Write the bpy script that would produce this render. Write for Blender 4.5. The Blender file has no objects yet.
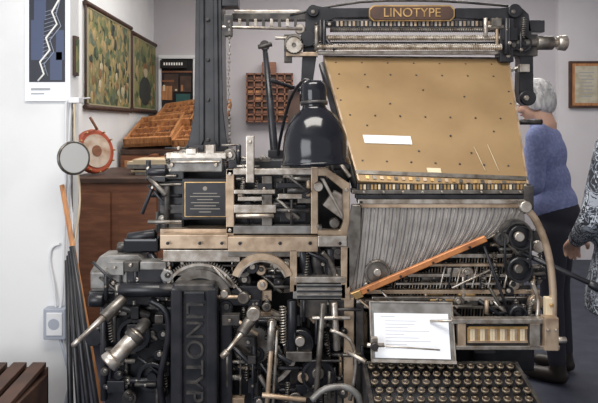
import bpy, bmesh, math, random
from mathutils import Vector, Matrix
random.seed(7)
# ---- image pixels at a chosen depth converted to world metres, camera 2.1 m in front of the machine plane (y=0), eye height 1.47
F=581.0; CY=-2.1; CZ=1.47; HX=299.0; HY=125.0
def q(u,v,y):
    d=y-CY
    return Vector(((u-HX)*d/F, y, CZ-(v-HY)*d/F))
def sc(y): return (y-CY)/F

# ---------------------------------------------------------------- materials
def mat(name,col,rough=.5,metal=0.0,col2=None,scale=20,bump=0.0,mixpos=(.4,.65),spec=None,stretch=None):
    m=bpy.data.materials.new(name); m.use_nodes=True
    nt=m.node_tree; b=nt.nodes['Principled BSDF']
    b.inputs['Base Color'].default_value=(*col,1); b.inputs['Roughness'].default_value=rough; b.inputs['Metallic'].default_value=metal
    if spec is not None: b.inputs['Specular IOR Level'].default_value=spec
    if col2 is not None or bump:
        tc=nt.nodes.new('ShaderNodeTexCoord'); mp=nt.nodes.new('ShaderNodeMapping')
        if stretch: mp.inputs['Scale'].default_value=stretch
        nt.links.new(tc.outputs['Object'],mp.inputs['Vector'])
        n=nt.nodes.new('ShaderNodeTexNoise'); n.inputs['Scale'].default_value=scale; n.inputs['Detail'].default_value=6
        nt.links.new(mp.outputs['Vector'],n.inputs['Vector'])
        if col2 is not None:
            r=nt.nodes.new('ShaderNodeValToRGB'); r.color_ramp.elements[0].position=mixpos[0]; r.color_ramp.elements[1].position=mixpos[1]
            r.color_ramp.elements[0].color=(*col,1); r.color_ramp.elements[1].color=(*col2,1)
            nt.links.new(n.outputs['Fac'],r.inputs['Fac']); nt.links.new(r.outputs['Color'],b.inputs['Base Color'])
        if bump:
            bp=nt.nodes.new('ShaderNodeBump'); bp.inputs['Strength'].default_value=bump; bp.inputs['Distance'].default_value=.004
            nt.links.new(n.outputs['Fac'],bp.inputs['Height']); nt.links.new(bp.outputs['Normal'],b.inputs['Normal'])
    return m
IRON=mat('black_iron',(.008,.009,.012),.34,.0,(.022,.022,.027),14,.08,spec=.45)
IRON2=mat('worn_iron',(.028,.027,.029),.40,.3,(.085,.077,.069),22,.08,spec=.45)
STEEL=mat('steel',(.55,.51,.46),.34,.8,(.30,.25,.20),30,.03)
DSTEEL=mat('dark_steel',(.22,.205,.185),.38,.72,(.10,.085,.072),25,.05)
WARM=mat('warm_steel',(.52,.40,.29),.42,.5,(.30,.215,.145),18,.04)
BRASS=mat('brass',(.66,.43,.19),.36,.7,(.38,.24,.10),25)
MAG=mat('magazine_brass',(.345,.232,.115),.48,.22,(.235,.150,.070),4,.03,(.3,.8))
CREAM=mat('cream',(.66,.55,.38),.5)
WHITE=mat('white_label',(.85,.85,.83),.5)
PAPER=mat('paper',(.84,.87,.92),.6)
INK=mat('ink_grey',(.35,.36,.38),.7)
ORANGE=mat('belt_copper',(.50,.20,.07),.45,.2,(.34,.13,.05),30)
LAMPM=mat('black_enamel',(.005,.006,.010),.14)
GREY=mat('grey_casting',(.27,.265,.255),.45,.4,(.13,.12,.11),16,.08)
KEYT=mat('key_top',(.045,.033,.025),.3)
KEYR=mat('key_rim',(.30,.24,.17),.4,.5)
WALL=mat('wall_white_paint',(.77,.78,.785),.8,0,(.71,.72,.73),3,.03)
WALLB=mat('wall_lilac_paint',(.50,.475,.50),.85,0,(.46,.44,.465),2,.02)
WALLP=mat('wall_pale_paint',(.66,.64,.665),.85,0,(.61,.59,.615),2,.02)
CEIL=mat('ceiling_paint',(.8,.78,.75),.9)
FLOOR=mat('floor_blue_lino',(.022,.027,.047),.6,0,(.036,.042,.065),9,.02)
WOOD=mat('dark_wood',(.16,.058,.027),.45,0,(.24,.095,.045),7,.03,stretch=(1,1,6))
WOODL=mat('orange_wood',(.50,.23,.09),.5,0,(.33,.14,.055),9,.03,stretch=(6,1,1))
WOODD=mat('deep_brown_wood',(.045,.022,.015),.6,0,(.075,.036,.022),12)  # darkest brown of the woods, for frames, rods and crate
RED=mat('red_paint',(.38,.07,.03),.4)
TEAL=mat('teal_paint',(.02,.085,.08),.6)
DARK=mat('dark_interior',(.012,.010,.012),.8)  # near-black; doorway shade put into colour, also plain sign and paper colour
PLAST=mat('white_plastic',(.70,.71,.73),.4)
SOCK=mat('grey_plastic',(.35,.38,.44),.45)
SKIN=mat('skin',(.62,.38,.28),.55)
LIP=mat('lips',(.45,.18,.15),.5)
HAIR=mat('grey_hair',(.40,.40,.41),.6,0,(.72,.72,.73),50,.6,stretch=(1,1,.25))
HAIRB=mat('brown_hair',(.10,.06,.04),.6,0,(.2,.13,.09),45,.6,stretch=(1,1,.25))
CARD=mat('lilac_knit',(.20,.24,.46),.9,0,(.29,.33,.57),60,.5)
TROU=mat('navy_trousers',(.02,.022,.035),.85)
SHOE=mat('shoe_leather',(.02,.015,.012),.4)
EYEW=mat('eye_white',(.8,.8,.8),.2); EYEB=mat('iris',(.05,.07,.1),.2)

def pattern(name,cols,scale,kind='VORONOI',rough=.7,dist=0.0):
    m=bpy.data.materials.new(name); m.use_nodes=True; nt=m.node_tree; b=nt.nodes['Principled BSDF']; b.inputs['Roughness'].default_value=rough
    tc=nt.nodes.new('ShaderNodeTexCoord')
    if kind=='VORONOI':
        n=nt.nodes.new('ShaderNodeTexVoronoi'); n.inputs['Scale'].default_value=scale; out=n.outputs['Color']
        nz=nt.nodes.new('ShaderNodeTexNoise'); nz.inputs['Scale'].default_value=scale*.5; nz.inputs['Detail'].default_value=5
        mx=nt.nodes.new('ShaderNodeMix'); mx.data_type='RGBA'; mx.inputs['Factor'].default_value=.45
        nt.links.new(tc.outputs['Object'],n.inputs['Vector']); nt.links.new(tc.outputs['Object'],nz.inputs['Vector'])
        nt.links.new(out,mx.inputs['A']); nt.links.new(nz.outputs['Fac'],mx.inputs['B']); src=mx.outputs['Result']
    else:
        n=nt.nodes.new('ShaderNodeTexNoise'); n.inputs['Scale'].default_value=scale; n.inputs['Detail'].default_value=3; n.inputs['Distortion'].default_value=dist
        nt.links.new(tc.outputs['Object'],n.inputs['Vector']); src=n.outputs['Fac']
    r=nt.nodes.new('ShaderNodeValToRGB'); cr=r.color_ramp; cr.interpolation='CONSTANT' if kind!='VORONOI' else 'LINEAR'
    while len(cr.elements)<len(cols): cr.elements.new(.5)
    for e,(p,c) in zip(cr.elements,cols): e.position=p; e.color=(*c,1)
    nt.links.new(src,r.inputs['Fac']); nt.links.new(r.outputs['Color'],b.inputs['Base Color'])
    return m
ART1=pattern('painting_street',[(.25,(.02,.03,.02)),(.42,(.11,.14,.06)),(.55,(.34,.25,.10)),(.68,(.06,.10,.07)),(.8,(.36,.30,.17))],14)
ART2=pattern('painting_green',[(.25,(.03,.045,.02)),(.45,(.10,.14,.06)),(.6,(.24,.22,.09)),(.8,(.06,.09,.05))],11)
JACK=pattern('patterned_jacket',[(0,(.02,.022,.03)),(.42,(.22,.25,.30)),(.46,(.02,.022,.03)),(.52,(.42,.46,.52)),(.57,(.03,.03,.045)),(.62,(.28,.31,.36))],17,'NOISE',.85,1.5)

# ---------------------------------------------------------------- mesh builder
def basis(ax):
    ax=ax.normalized(); t=Vector((0,0,1)) if abs(ax.z)<.9 else Vector((1,0,0))
    a=ax.cross(t).normalized(); return a,ax.cross(a).normalized(),ax
class M:
    def __init__(s,name,parent=None): s.name=name;s.parent=parent;s.v=[];s.f=[];s.mi=[];s.sm=[];s.mats=[]
    def idx(s,m):
        if m not in s.mats: s.mats.append(m)
        return s.mats.index(m)
    def add(s,vs,fs,m,smooth=False):
        o=len(s.v); s.v+= [tuple(p) for p in vs]; k=s.idx(m)
        for i,f in enumerate(fs):
            s.f.append(tuple(o+j for j in f)); s.mi.append(k)
            s.sm.append(smooth if isinstance(smooth,bool) else smooth[i])
    def hexa(s,P,m,bev=0.0):
        bm=bmesh.new(); vs=[bm.verts.new(p) for p in P]
        for f in [(0,3,2,1),(4,5,6,7),(0,1,5,4),(1,2,6,5),(2,3,7,6),(3,0,4,7)]: bm.faces.new([vs[i] for i in f])
        bmesh.ops.recalc_face_normals(bm,faces=bm.faces)
        if bev>0: bmesh.ops.bevel(bm,geom=list(bm.edges),offset=bev,segments=2,affect='EDGES',profile=.6,clamp_overlap=True)
        bm.verts.index_update(); s.add([v.co.copy() for v in bm.verts],[[v.index for v in f.verts] for f in bm.faces],m); bm.free()
    def wbox(s,x0,x1,y0,y1,z0,z1,m,bev=0.0):
        s.hexa([(x0,y0,z1),(x1,y0,z1),(x1,y0,z0),(x0,y0,z0),(x0,y1,z1),(x1,y1,z1),(x1,y1,z0),(x0,y1,z0)],m,bev)
    def B(s,u0,v0,u1,v1,y,th,m,bev=.003):
        a=q(u0,v0,y); b=q(u1,v1,y); s.wbox(a.x,b.x,y,y+th,b.z,a.z,m,bev)
    def slab(s,P,th,m,bev=0.0):
        P=[Vector(p) for p in P]; n=(P[1]-P[0]).cross(P[3]-P[0]).normalized()
        if n.y<0 : n=-n
        s.hexa(P+[p+n*th for p in P],m,bev)
    def poly(s,pts,y,th,m):
        bm=bmesh.new(); W=[q(u,v,y) for u,v in pts]; n=len(W)
        f=bm.faces.new([bm.verts.new(p) for p in W]); 
        r=bmesh.ops.extrude_face_region(bm,geom=[f]); vs=[e for e in r['geom'] if isinstance(e,bmesh.types.BMVert)]
        bmesh.ops.translate(bm,verts=vs,vec=(0,th,0)); bmesh.ops.recalc_face_normals(bm,faces=bm.faces)
        bmesh.ops.bevel(bm,geom=[e for e in bm.edges],offset=min(.0025,th*.3),segments=1,affect='EDGES',clamp_overlap=True)
        bm.verts.index_update(); s.add([v.co.copy() for v in bm.verts],[[v.index for v in f.verts] for f in bm.faces],m); bm.free()
    def lathe(s,o,ax,prof,m,seg=24,sm=True):
        a,b,c=basis(Vector(ax)); o=Vector(o); vs=[];fs=[]
        for r,h in prof:
            for i in range(seg):
                t=2*math.pi*i/seg; vs.append(o+c*h+(a*math.cos(t)+b*math.sin(t))*max(r,1e-5))
        n=len(prof)
        for k in range(n-1):
            for i in range(seg):
                j=(i+1)%seg; fs.append((k*seg+i,k*seg+j,(k+1)*seg+j,(k+1)*seg+i))
        smf=[sm]*len(fs); fs.append(tuple(range(seg))); fs.append(tuple(range((n-1)*seg,n*seg))); smf+=[False,False]
        s.add(vs,fs,m,smf)
    def rod(s,a,b,r,m,r2=None,seg=14,ch=True):
        a=Vector(a);b=Vector(b); L=(b-a).length
        if L<1e-6: return
        r2=r if r2 is None else r2; c=min(r,r2,L)*.15
        s.lathe(a,b-a,[(r-c,0),(r,c),(r2,L-c),(r2-c,L)],m,seg)
    def C(s,u0,v0,y0,u1,v1,y1,r,m,r2=None,seg=14):
        k=sc((y0+y1)/2); s.rod(q(u0,v0,y0),q(u1,v1,y1),r*k,m,None if r2 is None else r2*k,seg)
    def D(s,u,v,y,r,th,m,seg=28,ring=None):
        k=sc(y); o=q(u,v,y+th); R=r*k; c=min(.003,R*.2)
        if ring: s.lathe(o,(0,-1,0),[(R-c,0),(R,c),(R,th-c),(R-c,th),(R*ring+c,th),(R*ring,th-th*.45),(R*.35,th-th*.4),(R*.3,th),(R*.1,th)],m,seg,False)
        else: s.lathe(o,(0,-1,0),[(R-c,0),(R,c),(R,th-c),(R-c,th)],m,seg)
    def tube(s,pts,r,m,seg=8,smooth=3):
        pts=[Vector(p) for p in pts]
        if smooth>1 and len(pts)>2:
            out=[]
            for i in range(len(pts)-1):
                p0=pts[max(i-1,0)];p1=pts[i];p2=pts[i+1];p3=pts[min(i+2,len(pts)-1)]
                for k in range(smooth):
                    t=k/smooth; out.append(.5*((2*p1)+(p2-p0)*t+(2*p0-5*p1+4*p2-p3)*t*t+(-p0+3*p1-3*p2+p3)*t**3))
            out.append(pts[-1]); pts=out
        vs=[];fs=[];n=len(pts); prev=None
        for i,p in enumerate(pts):
            d=(pts[min(i+1,n-1)]-pts[max(i-1,0)]).normalized()
            if prev is None: a,b,_=basis(d)
            else:
                a=(prev-d*prev.dot(d)).normalized(); b=d.cross(a)
            prev=a
            for k in range(seg):
                t=2*math.pi*k/seg; vs.append(p+(a*math.cos(t)+b*math.sin(t))*r)
        for i in range(n-1):
            for k in range(seg):
                j=(k+1)%seg; fs.append((i*seg+k,i*seg+j,(i+1)*seg+j,(i+1)*seg+k))
        smf=[True]*len(fs); fs+= [tuple(range(seg)),tuple(range((n-1)*seg,n*seg))]; smf+=[False,False]
        s.add(vs,fs,m,smf)
    def T(s,pts,r,m,seg=8,smooth=4): # pts (u,v,y)
        s.tube([q(*p) for p in pts],r*sc(pts[0][2]),m,seg,smooth)
    def gear(s,u,v,y,r,teeth,th,m,a0=0,a1=360,rin=.3):
        k=sc(y); c=q(u,v,y); R=r*k; n=int(teeth*(a1-a0)/360)*4; vs=[];fs=[]
        full=(a1-a0)>=360
        N=n if full else n+1
        for i in range(N):
            t=math.radians(a0+(a1-a0)*i/n); rr=R if (i%4) in (1,2) else R*.93
            for (ra,yy) in ((rr,0),(R*rin,0),(rr,th),(R*rin,th)):
                vs.append((c.x+math.cos(t)*ra,y+yy,c.z+math.sin(t)*ra))
        for i in range(n):
            j=(i+1)%N
            A=i*4;Bq=j*4
            fs+=[(A,Bq,Bq+1,A+1),(A+2,A+3,Bq+3,Bq+2),(A,A+2,Bq+2,Bq),(A+1,Bq+1,Bq+3,A+3)]
        if not full:
            fs+=[(0,1,3,2),((N-1)*4,(N-1)*4+2,(N-1)*4+3,(N-1)*4+1)]
        s.add(vs,fs,m)
    def arc(s,u,v,y,ro,ri,a0,a1,th,m,n=24):
        k=sc(y); c=q(u,v,y); vs=[];fs=[]
        for i in range(n+1):
            t=math.radians(a0+(a1-a0)*i/n)
            for (ra,yy) in ((ro*k,0),(ri*k,0),(ro*k,th),(ri*k,th)): vs.append((c.x+math.cos(t)*ra,y+yy,c.z+math.sin(t)*ra))
        for i in range(n):
            A=i*4;Q=A+4; fs+=[(A,Q,Q+1,A+1),(A+2,A+3,Q+3,Q+2),(A,A+2,Q+2,Q),(A+1,Q+1,Q+3,A+3)]
        fs+=[(0,1,3,2),(n*4,n*4+2,n*4+3,n*4+1)]
        s.add(vs,fs,m)
    def spring(s,u0,v0,u1,v1,y,r,turns,m,wire=.7):
        a=q(u0,v0,y);b=q(u1,v1,y);k=sc(y); A,Bb,c=basis(b-a); N=turns*8; L=b-a
        s.tube([a+L*(i/N)+(A*math.cos(i*math.pi/4)+Bb*math.sin(i*math.pi/4))*r*k for i in range(N+1)],wire*k,m,5,1)
    def bolt(s,u,v,y,r,m=None):
        m=m or STEEL; s.D(u,v,y-.006,r,.008,m,seg=6); s.D(u,v,y-.009,r*.5,.004,m,seg=10)
    def ell(s,c,r,m,seg=20,rings=12,R=None):
        vs=[];fs=[]
        for i in range(rings+1):
            ph=math.pi*i/rings
            for j in range(seg):
                t=2*math.pi*j/seg; p=Vector((r[0]*math.sin(ph)*math.cos(t),r[1]*math.sin(ph)*math.sin(t),r[2]*math.cos(ph)))
                if i in(0,rings): p+=Vector((1e-5*math.cos(t),1e-5*math.sin(t),0))
                if R: p=R@p
                vs.append(Vector(c)+p)
        for i in range(rings):
            for j in range(seg):
                k=(j+1)%seg; fs.append((i*seg+j,(i+1)*seg+j,(i+1)*seg+k,i*seg+k))
        fs+=[tuple(range(seg)),tuple(range(rings*seg,(rings+1)*seg))]
        s.add(vs,fs,m,True)
    def cap(s,a,b,ra,rb,m):
        a=Vector(a);b=Vector(b); s.lathe(a,b-a,[(ra*.05,-ra),(ra*.7,-ra*.7),(ra,0),(rb,(b-a).length),(rb*.7,(b-a).length+rb*.7),(rb*.05,(b-a).length+rb)],m,16)
    def done(s,voxel=None,smooth=0,xf=None):
        me=bpy.data.meshes.new(s.name); me.from_pydata(s.v,[],s.f)
        for m in s.mats: me.materials.append(m)
        me.polygons.foreach_set('material_index',s.mi); me.polygons.foreach_set('use_smooth',s.sm)
        bm=bmesh.new(); bm.from_mesh(me); bmesh.ops.recalc_face_normals(bm,faces=bm.faces); bm.to_mesh(me); bm.free()
        if xf: me.transform(xf)
        me.update(); o=bpy.data.objects.new(s.name,me); bpy.context.collection.objects.link(o)
        if s.parent: o.parent=s.parent
        if voxel:
            r=o.modifiers.new('r','REMESH'); r.mode='VOXEL'; r.voxel_size=voxel; r.use_smooth_shade=True
            if smooth: k=o.modifiers.new('s','SMOOTH'); k.iterations=smooth; k.factor=.6
        return o
def empty(name,loc=(0,0,0)):
    e=bpy.data.objects.new(name,None); bpy.context.collection.objects.link(e); e.empty_display_size=.1; return e
def text(name,body,loc,size,m,parent,rot=(math.pi/2,0,0),ext=.001,align='CENTER',sx=1.0):
    c=bpy.data.curves.new(name+'_c','FONT'); c.body=body; c.size=size; c.extrude=ext; c.align_x=align; c.align_y='CENTER'; c.space_line=.9
    o=bpy.data.objects.new(name+'_t',c); bpy.context.collection.objects.link(o)
    bpy.context.view_layer.update()
    me=bpy.data.meshes.new_from_object(o.evaluated_get(bpy.context.evaluated_depsgraph_get()))
    bpy.data.objects.remove(o); me.name=name; me.materials.clear(); me.materials.append(m)
    ob=bpy.data.objects.new(name,me); bpy.context.collection.objects.link(ob); ob.location=loc; ob.rotation_euler=rot; ob.scale=(sx,1,1); ob.parent=parent
    return ob
def clutter(o,u0,v0,u1,v1,y0,y1,n,seed,mats=None):
    R=random.Random(seed); mats=mats or [IRON,IRON2,DSTEEL,STEEL,WARM,IRON]
    for i in range(n):
        u=R.uniform(u0,u1);v=R.uniform(v0,v1);y=R.uniform(y0,y1);m=R.choice(mats);k=R.random()
        cu=lambda t:min(max(t,u0),u1); cv=lambda t:min(max(t,v0),v1)
        if k<.22: o.C(u,cv(v-R.uniform(8,26)),y,u,cv(v+R.uniform(8,26)),y,R.uniform(1,3),m)
        elif k<.42: o.C(cu(u-R.uniform(6,22)),v,y,cu(u+R.uniform(6,22)),v,y,R.uniform(1,3),m)
        elif k<.6: w=R.uniform(3,9);h=R.uniform(2,8); o.B(cu(u-w),cv(v-h),cu(u+w)+1,cv(v+h)+1,y,.03,m,.002)
        elif k<.78: r=R.uniform(3,8); o.D(u,v,y,r,.02,m); o.D(u,v,y-.01,r*.45,.012,R.choice([STEEL,IRON2]))
        elif k<.88: o.spring(u,cv(v-12),u+R.uniform(-4,4),cv(v+12),y,2,9,DSTEEL)
        else: o.C(cu(u-R.uniform(5,14)),cv(v-R.uniform(5,16)),y,cu(u+R.uniform(5,14)),cv(v+R.uniform(5,16)),y-.02,R.uniform(1.2,2.6),m)
        if R.random()<.5: o.bolt(u,v,y-.004,R.uniform(1.1,2))

# ================================================================ ROOM
XL=-1.6; XR=4.2; YB=4.3; CEZ=3.15
def roombox(name,*a,m=WALL):
    o=M(name); o.wbox(*a,m); return o.done()
roombox('floor',-3,XR+.2,-3.2,YB+.2,-.1,0,m=FLOOR)
roombox('ceiling',-3,XR+.2,-3.2,YB+.2,CEZ,CEZ+.1,m=CEIL)
roombox('wall_back',XL-.2,XR,YB,YB+.2,0,CEZ,m=WALLB)
roombox('wall_left',XL-.2,XL,.9,YB,0,CEZ,m=WALL)
roombox('wall_right',XR,XR+.2,-3.2,YB,0,CEZ,m=WALLP)
pil_x=q(71,0,.8).x
roombox('wall_front_left',-3,pil_x,.8,.9,0,CEZ,m=WALL)
bx=q(556,0,YB).x
roombox('trim_1',bx,XR,YB-.06,YB,0,CEZ,m=WALLP)
roombox('baseboard_back',XL,bx,YB-.02,YB,0,.1,m=WALLP)
roombox('baseboard_left',XL,XL+.02,.9,YB-.02,0,.1,m=PLAST)

# framed certificate right
o=M('framed_certificate'); y=YB-.10
o.B(570,61,603,108,y,.042,WOODD,.004); o.B(572.5,63.5,600,105.5,y-.002,.02,WOODL,.0); o.B(575,66,598,103,y-.004,.02,mat('old_paper',(.55,.51,.40),.7,0,(.42,.37,.27),12),0)
for i in range(8): o.B(579+(i%3),72+i*3.4,594-(i%2)*2,73+i*3.4,y-.005,.002,INK,0)
o.done()
# poster on pillar
pp=empty('wall_poster'); o=M('sheet',pp); y=.785
o.B(25,-8,70,101,y,.012,PAPER,.0); o.B(29,-4,65,82,y-.002,.004,mat('poster_navy',(.012,.014,.026),.5),0)
o.done()
o=M('print_drawing',pp)
Lc=mat('poster_lines',(.28,.32,.40),.5); Lb=mat('poster_blue',(.05,.07,.14),.5)
for a,b in (((31,20),(44,60)),((34,0),(46,20)),((50,52),(62,80)),((56,30),(64,60))): o.B(a[0],a[1],b[0],b[1],y-.0025,.001,Lb,0)
pts=[(60,-2),(52,12),(57,24),(46,38),(50,50),(40,62),(44,74),(38,81)]
o.tube([q(u,v,y-.003) for u,v in pts],.005,WHITE,6,1)
o.tube([q(u+4 if u<58 else u,v+2,y-.003) for u,v in pts[:-1]],.0025,Lc,6,1)
for i in range(16):
    a=i/16; o.C(45-a*4,12+a*64,y-.003,58-a*14,8+a*66,y-.003,.3,Lc)
o.B(31,88,50,90,y-.003,.002,INK,0); o.B(31,93,44,94,y-.003,.002,INK,0); o.done()
o=M('small_picture_frame'); o.wbox(pil_x,pil_x+.015,.82,.87,1.72,1.92,WOODD,.002); o.wbox(pil_x+.01,pil_x+.018,.826,.864,1.735,1.905,ART2); o.done()
# two hanging art charts on left wall
PC=[mat('print_%d'%i,c,.7) for i,c in enumerate([(.24,.20,.09),(.07,.10,.05),(.34,.25,.12),(.12,.13,.07),(.20,.11,.05),(.42,.36,.24),(.03,.035,.03)])]
def chart(name,u0,u1,v0,v1,art,portrait=False):
    y0=(XL*F/(u0-HX))+CY; y1=(XL*F/(u1-HX))+CY
    z1=q(u0,v0,y0).z; z0=q(u0,v1,y0).z
    e=empty(name)
    o=M('printed_canvas',e); o.wbox(XL+.012,XL+.02,y0,y1,z0,z1,art)
    bd=mat(name+'_margin',(.30,.27,.17),.7)
    for (a,b,c,d) in ((y0,y1,z1-.03,z1),(y0,y1,z0,z0+.03),(y0,y0+.03,z0,z1),(y1-.03,y1,z0,z1)): o.wbox(XL+.018,XL+.024,a,b,c,d,bd)
    o.done()
    o=M('hanging_rods',e)
    for z in (z0,z1): o.rod((XL+.02,y0-.03,z),(XL+.02,y1+.03,z),.02,WOODD)
    o.rod((XL+.02,y0-.02,z0),(XL+.02,y0-.02,z1),.008,WOODD); o.rod((XL+.02,y1+.02,z0),(XL+.02,y1+.02,z1),.008,WOODD)
    R=random.Random(int(u0)); W=y1-y0; H=z1-z0
    if portrait:
        cy=(y0+y1)/2
        for i in range(40): o.ell((XL+.02,y0+.06+R.random()*(W-.12),z0+.06+R.random()*(H-.12)),(.003,R.uniform(.02,.05),R.uniform(.02,.06)),R.choice(PC[:5]),10,6)
        o.ell((XL+.021,cy,z0+H*.28),(.004,W*.26,H*.2),PC[6]); o.ell((XL+.0235,cy,z0+H*.55),(.003,W*.09,H*.08),PC[5]); o.ell((XL+.022,cy,z0+H*.60),(.004,W*.11,H*.07),PC[4])
    else:
        for i in range(110):
            t=R.random(); yy=y0+.07+R.random()*(W-.14); zz=z0+.07+t*(H-.14)
            m=R.choice([PC[0],PC[4],PC[5],PC[2],PC[6]] if t<.45 else [PC[1],PC[3],PC[0],PC[6],PC[2]])
            o.ell((XL+.02,yy,zz),(.003+.002*R.random(),R.uniform(.012,.04),R.uniform(.015,.055)),m,10,6)
    o.done()
chart('pictorial_wall_chart',84,128,3,107,ART1); chart('pictorial_wall_chart',131,154,33,110,ART2,True)

# doorway at rear
e=empty('door_1'); o=M('frame',e); y=YB-.05
o.B(158.5,58,161,250,y,.06,PLAST,.0); o.B(193,58,196,250,y,.06,PLAST,0); o.B(158.5,55,196,58.5,y,.06,PLAST,0); o.done()
o=M('dark_opening_panel',e); o.B(161,58,193,250,YB-.02,.02,DARK,0); o.done()  # solid dark panel on the wall, its colour standing in for doorway shade
o=M('shelf_and_goods',e); 
o.B(161,71,193,72.5,YB-.03,.03,WOOD,0); o.B(164,74,178,92,YB-.028,.02,WOODD,0); o.B(161,80,174,82,YB-.033,.02,WOOD,0)
o.B(176,94,190,114,YB-.033,.03,TEAL,0); o.B(180,76,191,92,YB-.033,.03,WOODD,0); o.B(162,86,172,100,YB-.03,.02,WOODL,0)
for i in range(4): o.B(163+i*6,85+(i%3)*2,165+i*6,91,YB-.035,.02,[CREAM,WOODL][i%2],0)
o.done()
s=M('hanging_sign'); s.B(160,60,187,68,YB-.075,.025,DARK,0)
for i in range(8): s.B(163.5+i*2.5,62.5,165+i*2.5,65.2,YB-.077,.003,WHITE,0)
s.done()
# type case shelf on rear wall
o=M('type_case_wall_rack'); y=YB-.12
o.B(246,73,293,122,y+.08,.02,WOOD,0)
for i in range(7): o.B(246+i*7.6,73,247.4+i*7.6,122,y,.12,WOOD,0)
for i in range(8): o.B(246,73+i*6.8,293,74.6+i*6.8,y,.12,WOOD,0)
o.B(262,62,276,73,y,.12,WOOD,0.004)
R=random.Random(3)
for i in range(6):
    for j in range(7):
        if R.random()<.8: o.B(248+i*7.6,76.5+j*6.8,252+i*7.6+R.random()*2,79.4+j*6.8,y+.03,.05,R.choice([WOODL,WOOD,WOODD,WOOD]),0)
o.done()
# rack cabinet
e=empty('type_case_cabinet'); 
o=M('cabinet_body',e); o.wbox(-1.57,-.72,3.0,4.0,0,1.22,WOOD,.01)
for i in range(9): o.wbox(-1.53,-.76,2.985,3.0,.1+i*.12,.2+i*.12,WOODL,.004); o.rod((-1.15,2.97,.15+i*.12),(-1.15,2.99,.15+i*.12),.012,BRASS)
o.hexa([(-1.57,3.0,1.25),(-.72,3.0,1.25),(-.72,3.0,1.2),(-1.57,3.0,1.2),(-1.57,4.0,1.58),(-.72,4.0,1.58),(-.72,4.0,1.2),(-1.57,4.0,1.2)],WOODD,.003)
o.done()
k=0
for (x0,x1,ya,yb,za,zb,tw) in ((-1.54,-1.12,3.0,3.62,1.30,1.50,.10),(-1.12,-.72,3.02,3.62,1.29,1.47,.06),(-1.42,-1.02,3.45,4.1,1.46,1.65,.12),(-1.02,-.72,3.5,4.1,1.44,1.66,.08)):
    o=M('sloped_tray_%d'%k,e); k+=1
    BL,BR,TR,TL=Vector((x0,ya,za)),Vector((x1,ya,za+tw*.2)),Vector((x1,yb,zb+tw*.5)),Vector((x0,yb,zb))
    nn=(BR-BL).cross(TL-BL).normalized()
    if nn.z<0: nn=-nn
    def sl(s_,t_,h): return (BL*(1-s_)+BR*s_)*(1-t_)+(TL*(1-s_)+TR*s_)*t_+nn*h
    def slb(s0,s1,t0,t1,h0,h1,m): o.hexa([sl(s0,t0,h1),sl(s1,t0,h1),sl(s1,t0,h0),sl(s0,t0,h0),sl(s0,t1,h1),sl(s1,t1,h1),sl(s1,t1,h0),sl(s0,t1,h0)],m)
    slb(0,1,0,1,-.03,0,WOODL)
    for i in range(2): slb(i*.95,i*.95+.05,0,1,-.03,.045,WOODL); slb(0,1,i*.95,i*.95+.05,-.03,.05,WOODL)
    for i in range(1,7): slb(i/7-.01,i/7+.01,0,1,0,.03,WOOD if i!=4 else WOODL)
    for j in range(1,4): slb(0,1,j/4-.012,j/4+.012,0,.035,WOODL)
    for i in range(7):
        for j in range(4): slb(i/7+.03,i/7+.12,j/4+.05,j/4+.2,0,.012,random.choice([WOOD,WOODL,WOODL,WOODD]))
    o.done()
# counter on the left
e=empty('wooden_counter'); o=M('carcass',e)
o.wbox(XL+.03,-.62,1.8,2.75,0,1.08,WOOD,.006); o.wbox(XL+.03,-.59,1.77,2.78,1.08,1.115,WOODD,.008)
for i in range(3): o.wbox(XL+.08+i*.31,XL+.34+i*.31,1.785,1.8,.12,1.02,WOOD,.008)
o.done()
ct=1.115
e=empty('round_tambourine'); o=M('hoop_and_skin',e)
c=Vector((-1.445,2.03,ct+.17)); ax=Vector((.84,-.52,.16)).normalized()
o.lathe(c-ax*.02,ax,[(.14,-.02),(.158,-.015),(.158,.02),(.15,.03),(.135,.025)],RED,36); o.lathe(c,ax,[(.12,0),(.12,.012)],mat('drum_skin',(.55,.46,.38),.5,0,(.34,.2,.12),10),32)
o.lathe(c,ax,[(.04,.0),(.04,.016)],WOOD,20)
for i in range(12):
    a,b,_=basis(ax); t=i*math.pi/6; p=c+(a*math.cos(t)+b*math.sin(t))*.15; o.rod(p-ax*.01,p+ax*.03,.006,BRASS,seg=8)
o.rod(c+Vector((.02,-.02,.15)),c+Vector((-.03,-.03,.24)),.01,WOOD)
o.done()
o=M('hanging_round_frame'); c=q(73,158,.68); ax=(.75,-.66,.05)
o.lathe(c,ax,[(.07,0),(.082,.004),(.082,.012),(.076,.016),(.072,.012),(.01,.012)],DSTEEL,32)
o.lathe(c,ax,[(.071,.0125),(.071,.014)],mat('round_face',(.50,.51,.51),.4),32); o.tube([c+Vector((0,0,.08)),c+Vector((-.005,0,.16)),c+Vector((-.008,.02,.24))],.003,DSTEEL); o.done()
o=M('stack_of_papers'); R=random.Random(5); z=ct
for i in range(8):
    w=R.uniform(.3,.42); h=R.uniform(.008,.02); x=-1.2+R.uniform(-.03,.05); m=R.choice([PAPER,CREAM,TEAL,DARK,PAPER,WOOD,GREY])
    o.wbox(x,x+w,2.0+R.uniform(0,.05),2.3,z,z+h,m,.001); z+=h
o.done()
o=M('wooden_tray'); o.wbox(-1.3,-.85,2.42,2.7,ct,ct+.012,WOODL,.002)
for a in ((-1.3,-1.28,2.42,2.7),(-.87,-.85,2.42,2.7),(-1.3,-.85,2.42,2.44),(-1.3,-.85,2.68,2.7)): o.wbox(*a,ct,ct+.09,WOODL,.003)
for i in range(9): o.wbox(-1.27+i*.045,-1.24+i*.045,2.46,2.66,ct+.01,ct+.09+.015*(i%3),random.choice([WOOD,DSTEEL,WOODL]),.002)
o.done()

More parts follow.
